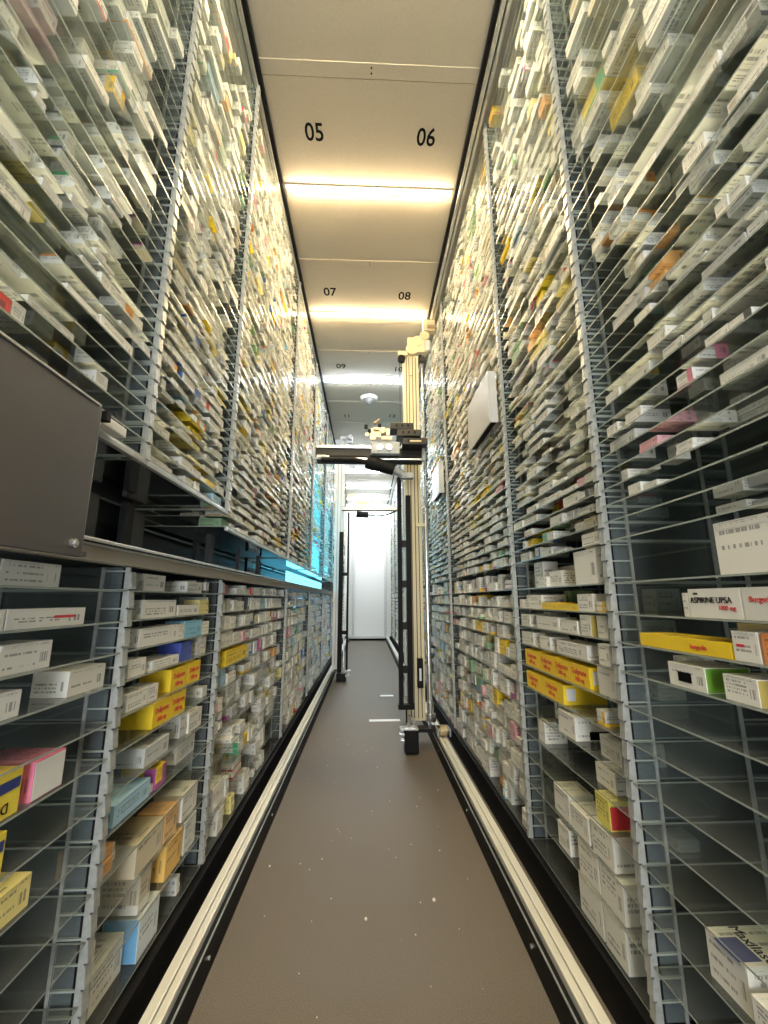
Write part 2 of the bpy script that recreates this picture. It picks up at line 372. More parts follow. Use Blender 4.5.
# cover plate before the left shelves, coloured dark because its face is unlit
t = thing('conveyor_cover', 'large flat unlit dark cover plate in front of the left shelves', 'cover', (-.575, .4, H+.08))
box('cover_plate', -.586, -.570, -.12, .868, H+.0845, H+.404, MT['panel'], t, .004)
box('cover_lip', -.5695, -.562, -.12, .868, H+.0845, H+.095, MT['panel'], t)
box('top_trim', -.588, -.568, -.12, .860, H+.4045, H+.409, MT['alu'], t)
bm = bmesh.new(); add_tube(bm, (-.5695, .832, H+.108), (-.562, .832, H+.108), .009, 16); add_tube(bm, (-.5619, .832, H+.108), (-.558, .832, H+.108), .005, 6); obj('bolt', bm, MT['chrome'], t)
box('corner_tab', -.590, -.570, .885, .900, H+.385, H+.408, MT['black'], t, .002)
t = thing('shelf_bracket_block', 'small white block beside the corner of the dark cover', 'bracket', (-.60, .95, H+.38))
box('block', -.618, -.592, .91, 1.0, H+.388, H+.412, MT['white'], t, .003)
# two pale plates standing out from the right shelves
for (a, b, z0, z1, lab) in ((2.09, 2.56, .93, 1.23, 'large pale grey box cover standing out from the right shelves'), (3.70, 4.1, .95, 1.25, 'smaller pale grey box cover standing out from the far right shelves')):
    t = thing('chute_cover', lab, 'cover', (.68, a, H+z0))
    box('front_plate', .655, .662, a, b, H+z0, H+z1, MT['grey'], t, .002)
    box('end_plate', .6625, .701, a, a+.006, H+z0, H+z1, MT['grey'], t)
    box('end_plate', .6625, .701, b-.006, b, H+z0, H+z1, MT['grey'], t)
    box('inner_tray', .6625, .701, a+.007, b-.007, H+z0+.012, H+z0+.018, MT['black'], t)

# ---------------------------------------------------------------- cartons
PAL = [((.84, .83, .78), .46), ((.80, .79, .72), .25), ((.72, .72, .68), .12), ((.93, .66, .03), .022), ((.85, .74, .30), .035), ((.78, .42, .16), .012), ((.42, .62, .78), .012),
       ((.80, .45, .50), .012), ((.30, .48, .28), .012), ((.62, .56, .42), .035), ((.55, .55, .56), .03)]
ACC = [(.75, .08, .07), (.10, .20, .55), (.10, .42, .22), (.85, .55, .05), (.80, .35, .08), (.25, .55, .75), (.45, .10, .35), (.08, .08, .1), (.80, .78, .72), (.80, .78, .72), (.8, .3, .4)]
CN = {(.84, .83, .78): 'white', (.80, .79, .72): 'cream', (.72, .72, .68): 'pale grey', (.93, .66, .03): 'yellow', (.85, .74, .30): 'pale yellow', (.78, .42, .16): 'orange', (.42, .62, .78): 'light blue',
      (.80, .45, .50): 'pink', (.30, .48, .28): 'green', (.62, .56, .42): 'tan', (.55, .55, .56): 'grey'}
AN = {(.75, .08, .07): 'red', (.10, .20, .55): 'blue', (.10, .42, .22): 'green', (.85, .55, .05): 'amber', (.80, .35, .08): 'orange', (.25, .55, .75): 'sky blue', (.45, .10, .35): 'plum', (.08, .08, .1): 'black', (.80, .78, .72): None, (.8, .3, .4): 'pink'}
def pick():
    r = random.random()*sum(w for _, w in PAL)
    for c, w_ in PAL:
        r -= w_
        if r <= 0: return c
    return PAL[0][0]
def carton_geo(x0, x1, y0, y1, z0, z1, seed, style, side, rot=0):
    """eight corners and six faces; uv tiles carry the seed, v tile the print style"""
    v = [(x, y, z) for z in (z0, z1) for y in (y0, y1) for x in (x0, x1)]
    faces = ((0, 2, 3, 1), (4, 5, 7, 6), (0, 1, 5, 4), (3, 2, 6, 7), (2, 0, 4, 6), (1, 3, 7, 5))
    uv = []
    for k in range(6):
        s = seed + k*3; st = style if k > 1 else 0
        e = .996
        q = [(s, st), (s+e, st), (s+e, st+e), (s, st+e)]
        uv.append(q)
    return v, faces, uv
def carton_mesh(name, items):
    V, Fc, UV, G, A = [], [], [], [], []
    for (geo, g, a) in items:
        v, f, uv = geo; o = len(V); V += v
        for k, q in enumerate(f):
            Fc.append([i+o for i in q])
            for c in uv[k]: UV += [c[0], c[1]]; G += [*g, 1]; A += [*a, 1]
    me = bpy.data.meshes.new(name); me.from_pydata(V, [], Fc)
    l = me.uv_layers.new(name='UVMap'); l.data.foreach_set('uv', UV)
    for n, d in (('ground', G), ('accent', A)):
        at = me.color_attributes.new(n, 'FLOAT_COLOR', 'CORNER'); at.data.foreach_set('color', d)
    me.materials.append(MT['carton']); return me

# density of stock per bay: (front row, rows)
boxes = []                # dict per carton
hand_zones = []           # (rack key, level, y0, y1) kept free for the cartons modelled singly
def project(x, y, z):
    p = Vector((x, y, z-H)); d = p.dot(FW)
    if d <= .05: return None
    return 384+FPX*p.dot(RT)/d, 512-FPX*p.dot(UP)/d
def area(x, y0, y1, z0, z1):
    q = [project(x, y0, z0), project(x, y1, z0), project(x, y1, z1), project(x, y0, z1)]
    if any(p is None for p in q): return 0
    cu = sum(p[0] for p in q)/4; cv = sum(p[1] for p in q)/4
    if not (-6 < cu < 774 and -6 < cv < 1030): return 0
    return abs(sum(q[i][0]*q[(i+1) % 4][1]-q[(i+1) % 4][0]*q[i][1] for i in range(4))/2)

# single cartons read off the photograph: side, y0, y1, shelf z, height, depth, ground, accent, label, lettering
W_, CR, YL, GY = (.84, .83, .78), (.80, .79, .72), (.93, .66, .03), (.72, .72, .68)
RED, BLU, GRN, ORA, SKY, PNK, BLK = (.75, .08, .07), (.10, .20, .55), (.18, .36, .06), (.85, .25, .05), (.25, .55, .75), (.85, .25, .42), (.03, .03, .03)
HAND = [
 (1, .68, .83, .046, .104, .12, W_, W_, 'big plain white box on the right shelf above the aspirin', [], 0),
 (1, .793, .926, -.04, .060, .05, W_, W_, 'white aspirin box with dark and red lettering', [('ASPIRINE UPSA', .0175, 'ink', .006, .06), ('1000 mg', .013, 'red', -.009, -.24), ('UPSA', .006, 'ink', .020, .34)], 0),
 (1, .655, .790, -.04, .060, .07, GY, GY, 'grey box with red lettering right of the aspirin box', [('Burgodin', .015, 'red', .008, .20), ('35', .014, 'ink', -.012, .05)], 0),
 (1, .93, .945, -.04, .052, .05, CR, CR, 'thin cream box left of the aspirin box', [], 0),
 (1, .835, 1.115, -.117, .030, .09, YL, YL, 'long flat yellow box below the aspirin box', [('burgodin', .014, 'red', -.001, -.2)], 0),
 (1, .835, .925, -.117, .064, .05, (.55, .5, .38), CR, 'tan box behind the long flat yellow box', [('PHYSIODERM GEL', .010, 'ink', 0, .32)], .1),
 (1, .772, .828, -.117, .055, .08, W_, RED, 'white box with red lettering right of the flat yellow box', [], 0),
 (1, .69, .765, -.117, .055, .08, (.8, .3, .1), ORA, 'orange and white box at the right edge of the yellow box shelf', [], 0),
 (1, .912, 1.022, -.195, .050, .10, W_, GRN, 'white box with black label and green end', [], 0),
 (1, .79, .865, -.195, .048, .09, W_, (.55, .45, .2), 'white box with tan end right of the green ended box', [], 0),
 (1, .93, 1.03, -.77, .085, .17, W_, BLU, 'large white and blue box low on the nearest right shelf', [], .01),
 (1, .80, .915, -.77, .055, .12, W_, SKY, 'white and sky blue box right of the large blue one', [], 0),
 (1, 1.437, 1.60, -.04, .022, .09, YL, YL, 'flat yellow box lying in the second right bay', [], 0),
 (1, 1.60, 1.73, -.04, .026, .07, YL, (.85, .4, .1), 'flat yellow box lying farther in the second right bay', [], 0),
 (1, 1.29, 1.43, .046, .110, .1, W_, W_, 'tall plain white box beside the right post', [], 0),
 (1, 1.335, 1.43, -.04, .055, .07, W_, SKY, 'white box beneath the tall plain white box', [], 0),
 (1, 1.59, 1.80, -.117, .048, .07, W_, SKY, 'long white box with a blue edge in the second right bay', [], 0),
 (1, 1.45, 1.575, -.117, .042, .07, W_, BLU, 'white and blue box in the second right bay', [], 0),
 (1, 1.36, 1.425, -.117, .064, .1, CR, (.7, .5, .15), 'cream box with tan end in the second right bay', [], 0),
 (1, 1.40, 1.62, -.195, .045, .08, W_, W_, 'wide white box above the yellow row', [], 0),
 (1, 1.68, 1.78, -.195, .048, .08, W_, CR, 'small white box above the yellow row', [], 0),
 (1, 1.27, 1.33, -.195, .06, .08, W_, RED, 'narrow white box beside the post above the yellow row', [], 0),
 (1, 1.532, 1.66, -.475, .075, .13, W_, BLK, 'white box with a black label on the second right bay', [], 0),
 (1, 1.30, 1.41, -.475, .06, .13, (.6, .6, .56), BLK, 'grey box right of the black labelled box', [], .02),
 (1, 1.36, 1.435, -.664, .080, .08, (.80, .72, .16), RED, 'yellow topped box with a red panel on the second right bay', [], 0),
]
for k, (a, b) in enumerate(((1.80, 1.955), (1.66, 1.795), (1.535, 1.655), (1.40, 1.53))):
    HAND.append((1, a, b, -.284, .066, .12, YL, RED, '%s yellow and red box from the far end of the upper yellow row' % ORD[k], [('Doliprane', .027, 'red', .010, .02), ('1000 mg', .020, 'red', -.014, .02)], 0))
for k, (a, b) in enumerate(((1.80, 1.955), (1.60, 1.795))):
    HAND.append((1, a, b, -.375, .066, .16, YL, RED, '%s yellow and red box from the far end of the lower yellow row' % ORD[k], [('Doliprane', .027, 'red', .010, .02), ('500 mg', .020, 'red', -.014, .02)], 0))
for k, (a, b, z, h, d) in enumerate(((1.46, 1.60, -1.0, .11, .10), (1.46, 1.585, -.88, .10, .10), (1.34, 1.45, -1.0, .11, .12), (1.33, 1.45, -.88, .10, .12), (1.63, 1.75, -.77, .09, .09), (1.50, 1.62, -.77, .075, .1), (1.36, 1.48, -.77, .09, .1), (1.65, 1.74, -.88, .08, .08))):
    HAND.append((1, a, b, z, h, d, CR, GY, 'tall cream box low in the second right bay, %s' % ['bottom shelf far one', 'one shelf up far one', 'bottom shelf near one', 'one shelf up near one', 'two shelves up farthest', 'two shelves up middle', 'two shelves up nearest', 'one shelf up farthest'][k], [], 0))
# left side
HAND += [
 (-1, .76, .905, .026, .045, .09, GY, BLU, 'pale box with a blue corner on the top left shelf', [], 0),
 (-1, .62, .755, .026, .045, .09, (.6, .6, .58), BLK, 'grey barcoded box on the top left shelf edge', [], 0),
 (-1, .79, 1.0, -.052, .036, .06, W_, W_, 'long white box with red lettering on the second left shelf', [], 0),
 (-1, .56, .785, -.052, .036, .06, W_, RED, 'white box with a red bar on the second left shelf edge', [], 0),
 (-1, .79, .912, -.13, .052, .08, (.78, .78, .74), GY, 'wide white box on the third left shelf', [], 0),
 (-1, .72, .852, -.205, .045, .08, (.80, .80, .78), GY, 'white box with a dark square on the fourth left shelf', [], 0),
 (-1, .75, .886, -.375, .075, .08, (.90, .72, .08), YL, 'yellow box with upside down lettering and a navy band', [('Doliprane', .024, 'ink', -.020, 0)], 0),
 (-1, .75, .87, -.47, .072, .08, (.90, .72, .08), YL, 'lower yellow box with upside down lettering and a navy band', [('Doliprane', .024, 'ink', -.018, 0)], 0),
 (-1, .915, 1.0, -.375, .07, .12, PNK, PNK, 'pink box with a white end on the left shelf', [], 0),
 (-1, .84, .95, -.56, .055, .10, (.88, .76, .30), YL, 'pale yellow box low on the nearest left shelf', [], 0),
 (-1, 1.475, 1.60, -.292, .068, .10, YL, RED, 'near yellow and red box of the upper pair on the left', [('Doliprane', .024, 'red', .010, 0), ('1000 mg', .019, 'red', -.016, 0)], 0),
 (-1, 1.607, 1.72, -.292, .068, .10, YL, RED, 'far yellow and red box of the upper pair on the left', [('Doliprane', .024, 'red', .010, 0), ('1000 mg', .019, 'red', -.016, 0)], 0),
 (-1, 1.375, 1.49, -.375, .070, .10, YL, RED, 'near yellow and red box of the lower pair on the left', [('Doliprane', .024, 'red', .010, 0), ('1000 mg', .019, 'red', -.016, 0)], 0),
 (-1, 1.495, 1.605, -.375, .070, .10, YL, RED, 'far yellow and red box of the lower pair on the left', [('Doliprane', .024, 'red', .010, 0), ('1000 mg', .019, 'red', -.016, 0)], 0),
 (-1, 1.25, 1.46, -.052, .052, .06, W_, SKY, 'wide white box on the second shelf of the second left bay', [], 0),
 (-1, 1.48, 1.66, -.052, .034, .05, W_, GY, 'flat white box on the second shelf of the second left bay', [], 0),
 (-1, 1.50, 1.545, -.13, .050, .06, (.8, .8, .7), GRN, 'small white and green box beside the wide white box', [], 0),
 (-1, 1.25, 1.495, -.13, .050, .06, W_, GY, 'wide grey white box with lines of lettering in second left bay', [], 0),
 (-1, 1.55, 1.70, -.13, .056, .07, (.25, .55, .75), SKY, 'sky blue box in the second left bay', [], 0),
 (-1, 1.21, 1.30, -.205, .045, .06, W_, GY, 'small white box above the near upper yellow box on the left', [], 0),
 (-1, 1.34, 1.52, -.205, .026, .08, W_, GY, 'flat white box above the yellow pair on the left', [], 0),
 (-1, 1.53, 1.62, -.205, .060, .08, (.06, .10, .45), RED, 'navy blue box above the far upper yellow box on the left', [], 0),
 (-1, 1.22, 1.33, -.292, .045, .06, W_, BLK, 'white box left of the upper yellow pair', [], 0),
 (-1, 1.22, 1.40, -.56, .05, .10, (.42, .66, .82), SKY, 'light blue box low in the second left bay', [], 0),
 (-1, 1.36, 1.52, -.75, .084, .10, (.74, .66, .48), ORA, 'tan and orange box low in the second left bay', [], 0),
 (-1, 1.53, 1.62, -.75, .084, .09, (.84, .55, .25), ORA, 'orange box low in the second left bay', [], 0),
 (-1, 1.66, 1.79, -.75, .084, .10, W_, ORA, 'white box with an orange top low in the second left bay', [], 0),
 (-1, 1.42, 1.54, -.985, .105, .10, (.72, .80, .86), SKY, 'white and light blue box on the bottom left shelf', [], 0),
 (-1, 1.26, 1.40, -.985, .09, .10, W_, RED, 'white box beside the post on the bottom left shelf', [], .03),
 (-1, 1.56, 1.68, -.87, .10, .10, (.88, .55, .15), ORA, 'bright orange box one shelf above the bottom left shelf', [], 0),
 (-1, 1.70, 1.80, -.87, .10, .10, (.75, .78, .72), GRN, 'pale green box one shelf above the bottom left shelf', [], 0),
 (-1, 1.35, 1.50, -.47, .05, .09, (.6, .62, .62), GY, 'grey barcoded box under the lower yellow pair', [], 0),
 (-1, 2.02, 2.36, -.292, .062, .08, YL, YL, 'yellow box in the third left bay', [], 0),
]
def near_lv(levels, z): return min(range(len(levels)), key=lambda i: abs(levels[i]-z))

FILL = {('right', 0): (.40, 2), ('right', 1): (.72, 2), ('right', 2): (.93, 2), ('lower left', 0): (.06, 1), ('lower left', 1): (.60, 1), ('upper left', 0): (.42, 3), ('upper left', 1): (.82, 2)}
for (side, a, b, levels, top, bi, nm) in RACKS:
    X = XR if side > 0 else XL
    for li, z in enumerate(levels):
        nz = levels[li+1] if li+1 < len(levels) else top
        clear_h = nz - z - .010
        if clear_h < .018: continue
        fill, rows = FILL.get((nm, bi), (.92, 2))
        if bi >= 5: rows = 1
        if nm == 'right' and bi == 0:
            if z < -.2: fill = .0
            elif z < .3: fill = .12
            elif z > .3: fill, rows = .42, 3
        if nm == 'right' and bi == 1 and z < -.3: fill = .12
        if nm == 'right' and bi == 1 and z > .2: fill, rows = .74, 2
        if nm == 'upper left' and bi >= 4 and z < 1.5: fill = .14
        if nm != 'right' and bi >= 4: rows = 1
        if nm == 'lower left' and bi == 1 and z < -.3: fill = .25
        if nm == 'lower left' and bi == 2 and z < -.3: fill = .6
        if z > 2.2: fill *= .6
        if z > 2.6: fill *= .3
        hz = [(h[1]-.006, h[2]+.006) for h in HAND if h[0] == side and a <= h[1] and h[2] <= b+.02 and abs(h[3]-z) < .004]
        hz += [(h[1]-.006, h[2]+.006) for h in HAND if h[0] == side and h[3] < z-.004 and h[3]+h[4] > z-.004]
        d = .008
        for r in range(rows):
            y = a+.025+random.random()*.05; rd = 0
            while y < b-.05:
                big = random.random()
                wy = random.choice((.03, .04, .05, .05, .06, .07, .08, .10, .12, .14)) * random.uniform(.9, 1.15)
                if bi >= 4: wy *= 1.2
                if y+wy > b-.022: break
                hh = min(clear_h, random.uniform(.014, .06) if big < .6 else clear_h*random.uniform(.72, 1))
                dx = random.uniform(.05, .115)
                ins = d + (random.random()**2)*.035
                if ins+dx > (DEP-.01 if side > 0 or bi < 4 else .185): y += wy; continue
                hit = any(y < q1 and y+wy > q0 for q0, q1 in hz)
                if r == 0 and hit: y = max(q1 for q0, q1 in hz if y < q1 and y+wy > q0)+.002; continue
                if r > 0 and hit: y += wy; continue
                if random.random() < fill:
                    # a run of alike cartons side by side or stacked
                    g = pick(); ac = random.choice(ACC); st = random.choice((0, 0, 0, 0, 0, 0, 0, 0, 1, 2)); sd = random.randrange(900)
                    boxes.append(dict(s=side, X=X, y0=y, y1=y+wy-.002, z=z, h=hh, d0=ins, d1=ins+dx, g=g, a=ac, st=st, sd=sd, bi=bi, li=li, nm=nm, row=r))
                    if hh*2+.001 < clear_h and random.random() < .65:
                        boxes.append(dict(s=side, X=X, y0=y, y1=y+wy-.002, z=z+hh+.0008, h=hh, d0=ins+.002, d1=ins+dx, g=g, a=ac, st=st, sd=sd, bi=bi, li=li, nm=nm, row=r, stk=1))
                    rd = max(rd, ins+dx)
                else: y += .01
                y += wy
            d = (rd or d+.10)+.006

def place_carton(b, label, group, flap=False):
    x0, x1 = sorted((b['X']+b['s']*b['d0'], b['X']+b['s']*b['d1'])); cx = (x0+x1)/2; cy = (b['y0']+b['y1'])/2; cz = H+b['z']+.0004
    geo = carton_geo(x0-cx, x1-cx, b['y0']-cy, b['y1']-cy, 0, b['h'], b['sd'], b['st'], b['s'])
    me = carton_mesh('medicine_box', [(geo, b['g'], b['a'])])
    o = bpy.data.objects.new('medicine_box', me); COL.objects.link(o); o.location = (cx, cy, cz)
    tag(o, label, 'box', group); ROOTLOC[o.name] = Vector((cx, cy, cz))
    if flap:
        xf = b['X']+b['s']*b['d0']; s = b['s']
        g2 = tuple(c*.93 for c in b['g'])
        fx0, fx1 = sorted((xf-s*.0006, xf))
        geo = carton_geo(fx0-cx, fx1-cx, b['y0']+.003-cy, b['y1']-.003-cy, b['h']*.86, b['h']-.0005, b['sd'], 0, s)
        me = carton_mesh('tuck_flap', [(geo, g2, g2)]); f = bpy.data.objects.new('tuck_flap', me); COL.objects.link(f); f.parent = o
    return o
EM = {}
ENDS = [('with black label and green end', (.16, .36, .04)), ('with tan end', (.50, .38, .10)), ('white and light blue box', (.20, .48, .80)), ('tan and orange box', (.70, .62, .45)),
        ('white and sky blue box', (.3, .6, .8)), ('with an orange top', (.85, .84, .80)), ('orange and white box', (.85, .26, .06))]
for (s, a, b_, z, h, dp, g, ac, lab, txts, ins) in HAND:
    X = XR if s > 0 else XL
    lv = next(L3 for (sd, y0, y1, L3, tp, bi, nm) in RACKS if sd == s and nm != 'upper left')
    z = lv[near_lv(lv, z)]
    st = 3 if txts else 0
    b = dict(s=s, X=X, y0=a, y1=b_, z=z, h=h, d0=.008+ins, d1=.008+ins+dp, g=g, a=ac, st=st, sd=random.randrange(900))
    o = place_carton(b, lab, 'medicine boxes on the %s racks' % ('right' if s > 0 else 'left'), not txts and h > .04)
    xf = X+s*(.008+ins)-s*.0007; cy = (a+b_)/2; cz = H+z+h/2
    rd = (0, -1, 0) if s > 0 else (0, 1, 0)
    flip = 'upside down' in lab
    for (tx, size, mk, dz, dy) in txts:
        yd = dy*(b_-a)*(1 if s < 0 else 1)
        text('lettering', tx, size, MT[mk], (xf, cy+yd, cz+dz), tuple(-c for c in rd) if flip else rd, (0, 0, -1) if flip else (0, 0, 1), o, .92)
    if flip: box('navy_band', xf-.0001, xf+.0005, a+.004, b_-.004, cz+.006, cz+.024, MT['blue'], o)
    if lab.startswith('white box with black label'): box('black_label', xf-.0003, xf+.0004, a+.04, b_-.03, cz-.013, cz+.008, MT['ink'], o)
    if 'red lettering on the second left' in lab or 'red bar' in lab or 'red lettering right of the flat' in lab:
        box('red_bar', xf-.0003, xf+.0004, a+(b_-a)*.55, a+(b_-a)*.85, cz-.001, cz+.004, MT['red'], o)
    for key, c in ENDS:
        if key in lab:
            xa, xb = sorted((xf+s*.0025, xf+s*(dp-.002)))
            if c not in EM: EM[c] = mat('printed_end', c, .45)
            box('end_panel', xa, xb, a-.0006, a-.0001, cz-h/2+.001, cz+h/2-.001, EM[c], o)
    if lab.startswith('white box with a black label'):
        xa, xb = sorted((xf+s*.05, xf+s*.118)); box('black_label', xa, xb, a-.0008, a-.0001, cz-.034, cz-.008, MT['ink'], o)
    if 'red box from the far end' in lab and (a == 1.40 or a == 1.60):
        xa, xb = sorted((xf+s*.012, xf+s*.045)); box('white_label', xa, xb, a-.0008, a-.0001, cz-.02, cz+.022, MT['white'], o)
    if lab.startswith('pink'): box('white_panel', xf-.0003, xf+.0004, a+.002, b_-.002, cz-h/2+.002, cz+h/2-.002, MT['white'], o)
    if 'red panel' in lab: box('red_panel', *sorted((xf+s*.004, xf+s*.07)), a-.0006, a-.0001, cz-h/2+.004, cz+h/2-.016, MT['red'], o)
    if lab.startswith('large white and blue'):
        ty = H+z+.0004+h+.0006
        text('lettering', 'Maxilase', .032, MT['ink'], (X+s*.075, cy, ty), (0, -1, 0), (1, 0, 0), o, .9)
        box('navy_panel', X+s*.012, X+s*.06, cy-.04, cy+.02, ty-.0004, ty, MT['blue'], o)
    if 'red box of the' in lab or 'yellow and red box' in lab:
        pass

for b in boxes:
    xf = b['X']+b['s']*b['d0']
    b['area'] = area(xf, b['y0'], b['y1'], H+b['z'], H+b['z']+b['h'])*(.45 if b['row'] else 1)
boxes.sort(key=lambda b: -b['area'])
NI = 300-len(HAND)
ind, rest = boxes[:NI], boxes[NI:]
cnt = {}
ind.sort(key=lambda b: (b['nm'], b['bi'], b['li'], b['row'], b.get('stk', 0), b['y0']))
BAY = ['nearest', 'second', 'third', 'fourth', 'fifth', 'sixth', 'seventh', 'eighth', 'last']
for k, b in enumerate(ind):
    key = (b['nm'], b['bi'], b['li'], b['row'], b.get('stk', 0)); n = cnt.get(key, 0); cnt[key] = n+1
    an = AN[b['a']] if b['st'] else None
    desc = CN[b['g']] + ('' if not an or an == CN[b['g']] else ' and '+an)
    rows = ['', ', second row', ', third row'][b['row']]
    stk = 'stacked ' if b.get('stk') else ''
    lab = '%s%s box, %s on shelf %s up%s, %s %s bay' % (stk, desc, ordw(n), ordw(b['li']), rows, BAY[b['bi']], b['nm'])
    lab = lab.replace('shelf %s up' % ordw(b['li']), '%s shelf' % ordw(b['li']))
    place_carton(b, lab, 'medicine boxes on the %s racks' % b['nm'].split()[-1], b['area'] > 500)
items = []
for b in rest:
    x0, x1 = sorted((b['X']+b['s']*b['d0'], b['X']+b['s']*b['d1'])); z0 = H+b['z']+.0004
    items.append((carton_geo(x0, x1, b['y0'], b['y1'], z0, z0+b['h'], b['sd'], b['st'], b['s']), b['g'], b['a']))
o = bpy.data.objects.new('medicine_boxes', carton_mesh('medicine_boxes', items)); COL.objects.link(o)
tag(o, 'mass of small medicine boxes filling the farther glass shelves', 'boxes', None, 'stuff')
print('cartons', len(HAND), len(ind), len(rest))

# ---------------------------------------------------------------- near picking robot
Y = 3.85
t = thing('picking_robot', 'nearer picking robot with cream mast on the right and dark crossbeam', 'robot', (.43, Y, 0))
mast = box('mast', .354, .507, Y, Y+.10, .14, H+2.42, MT['cream'], t, .004)
for gx in (.385, .412, .447, .478): box('mast_groove', gx-.0035, gx+.0035, Y-.0015, Y, .16, H+2.40, MT['brown'], mast)
text('mast_mark', 'T', .05, MT['ink'], (.43, Y-.003, H+2.18), (1, 0, 0), (0, 0, 1), mast)
bm = bmesh.new(); add_box(bm, .30, .40, Y-.03, Y+.03, H+2.405, H+2.455); obj('pulley_arm', bm, MT['cream'], t, .006)
bm = bmesh.new(); add_tube(bm, (.335, Y-.05, H+2.36), (.335, Y-.01, H+2.36), .038, 20); obj('pulley', bm, MT['black'], t)
bm = bmesh.new(); add_tube(bm, (.315, Y-.04, H+1.5), (.315, Y-.04, H+2.36), .002, 6); obj('cable', bm, MT['dark'], t)
bm = bmesh.new(); add_tube(bm, (.545, Y-.05, H+2.36), (.545, Y, H+2.36), .028, 18); obj('pulley', bm, MT['brown'], t)
bm = bmesh.new()
for (x, z, r) in ((.44, 2.47, .06), (.50, 2.56, .055), (.57, 2.62, .05), (.63, 2.72, .045)):
    add_tube(bm, (x, Y-.05, H+z), (x, Y+.02, H+z), r, 18)
add_box(bm, .40, .60, Y-.04, Y+.01, H+2.44, H+2.60); add_box(bm, .56, .68, Y-.05, Y+.02, H+2.68, H+2.80)
obj('top_carriage', bm, MT['cream'], t)
box('guide_roller_plate', .60, .695, Y-.07, Y+.07, H+2.70, H+2.73, MT['brass'], t, .004)
bm = bmesh.new(); add_tube(bm, (.60, Y-.02, H+2.45), (.60, Y-.02, H+2.56), .04, 16); obj('top_motor', bm, MT['grey'], t, smooth=False)
# lifting posts
for x0, x1, z1 in ((.270, .307, 1.09), (.346, .389, .92)):
    box('lift_post', x0, x1, 3.68, 3.73, H-.84, H+z1, MT['black'], t, .003)
box('lift_strip', .318, .335, 3.70, 3.715, H-.78, H+1.05, MT['alu_d'], t)
for z in (-.6, -.25, .1, .45): box('lift_stop', .3075, .3455, 3.685, 3.694, H+z, H+z+.06, MT['dark'], t)
box('lift_foot', .262, .397, 3.67, 3.74, H-.88, H-.842, MT['black'], t, .004)
bm = bmesh.new(); add_tube(bm, (.33, 3.70, .16), (.33, 3.70, H-.88), .007, 8); obj('foot_rod', bm, MT['dark'], t)
bm = bmesh.new(); add_tube(bm, (.545, Y, H-.86), (.545, Y, H+.70), .022, 20); obj('drive_tube', bm, MT['chrome'], t, smooth=False)
bm = bmesh.new(); add_tube(bm, (.545, Y, H+.70), (.545, Y, H+.78), .03, 20); add_tube(bm, (.545, Y, H+.80), (.545, Y, H+.84), .026, 20); obj('tube_coupling', bm, MT['chrome'], t)
box('tube_clamp', .45, .54, Y-.025, Y+.02, H+.66, H+.69, MT['cream'], t, .003)
bm = bmesh.new(); add_tube(bm, (.545, Y, H+.84), (.545, Y, H+2.3), .009, 10); obj('upper_rod', bm, MT['chrome'], t)
bm = bmesh.new(); add_tube(bm, (.545, Y-.02, .14), (.545, Y-.02, .2), .045, 18); add_tube(bm, (.545, Y-.02, .2), (.545, Y-.02, .29), .03, 18); obj('tube_bearing', bm, MT['chrome'], t)
box('motor_case', .438, .487, Y-.06, Y-.01, H-.74, H-.50, MT['black'], t, .004)
box('motor_badge', .452, .470, Y-.062, Y-.0602, H-.68, H-.58, MT['alu'], t)
# crossbeam
beam = box('crossbeam', -.475, .50, 3.56, 3.66, H+1.245, H+1.325, MT['brown'], t, .004)
box('beam_rail', -.475, .50, 3.535, 3.559, H+1.31, H+1.335, MT['chrome'], beam, .003)
box('beam_rail', -.465, .50, 3.535, 3.559, H+1.205, H+1.222, MT['chrome'], beam, .003)
box('beam_cover', -.45, .49, 3.5605, 3.66, H+1.20, H+1.243, MT['black'], beam)
bm = bmesh.new()
for x in (-.465, .49): add_box(bm, x-.012, x+.012, 3.50, 3.533, H+1.19, H+1.345)
obj('beam_end_cap', bm, MT['alu_d'], beam)
bm = bmesh.new(); add_tube(bm, (-.44, 3.5, H+1.215), (-.36, 3.5, H+1.215), .018, 14); add_tube(bm, (-.36, 3.5, H+1.215), (-.33, 3.5, H+1.215), .012, 14); obj('end_sensor', bm, MT['chrome'], beam)
for k, (x0, x1, z) in enumerate(((.20, .40, 1.455), (.255, .465, 1.385), (.30, .515, 1.30))):
    tr = box('tray', x0, x1, 3.44-.02*k, 3.60-.02*k, H+z, H+z+.058, MT['brown'], t, .005)
    for q in range(3): box('tray_rib', x0+.045+q*.05, x0+.06+q*.05, 3.4385-.02*k, 3.4399-.02*k, H+z+.02, H+z+.042, MT['ink'], tr)
    if k == 2: box('tray_badge', x0+.06, x0+.16, 3.398, 3.3995, H+z+.022, H+z+.036, MT['brass'], tr)
head = box('gripper_head', .03, .28, 3.46, 3.535, H+1.235, H+1.345, MT['alu_d'], t, .006)
for x in (.105, .185):
    bm = bmesh.new(); add_tube(bm, (x, 3.435, H+1.285), (x, 3.459, H+1.285), .026, 20); add_tube(bm, (x, 3.425, H+1.285), (x, 3.435, H+1.285), .016, 16); obj('roller', bm, MT['chrome'], head)
bm = bmesh.new()
for (x, z, a, b2) in ((.02, 1.36, .05, .10), (.075, 1.38, .04, .07), (.12, 1.36, .09, .03), (.05, 1.43, .06, .04), (.16, 1.40, .03, .06), (-.02, 1.39, .03, .03)):
    add_box(bm, x, x+a, 3.45, 3.50, H+z, H+z+b2)
add_tube(bm, (.06, 3.44, H+1.50), (.10, 3.5, H+1.56), .012, 10); add_tube(bm, (.13, 3.44, H+1.44), (.13, 3.52, H+1.44), .028, 14)
obj('gripper_jaw', bm, MT['brass'], head)
bm = bmesh.new()
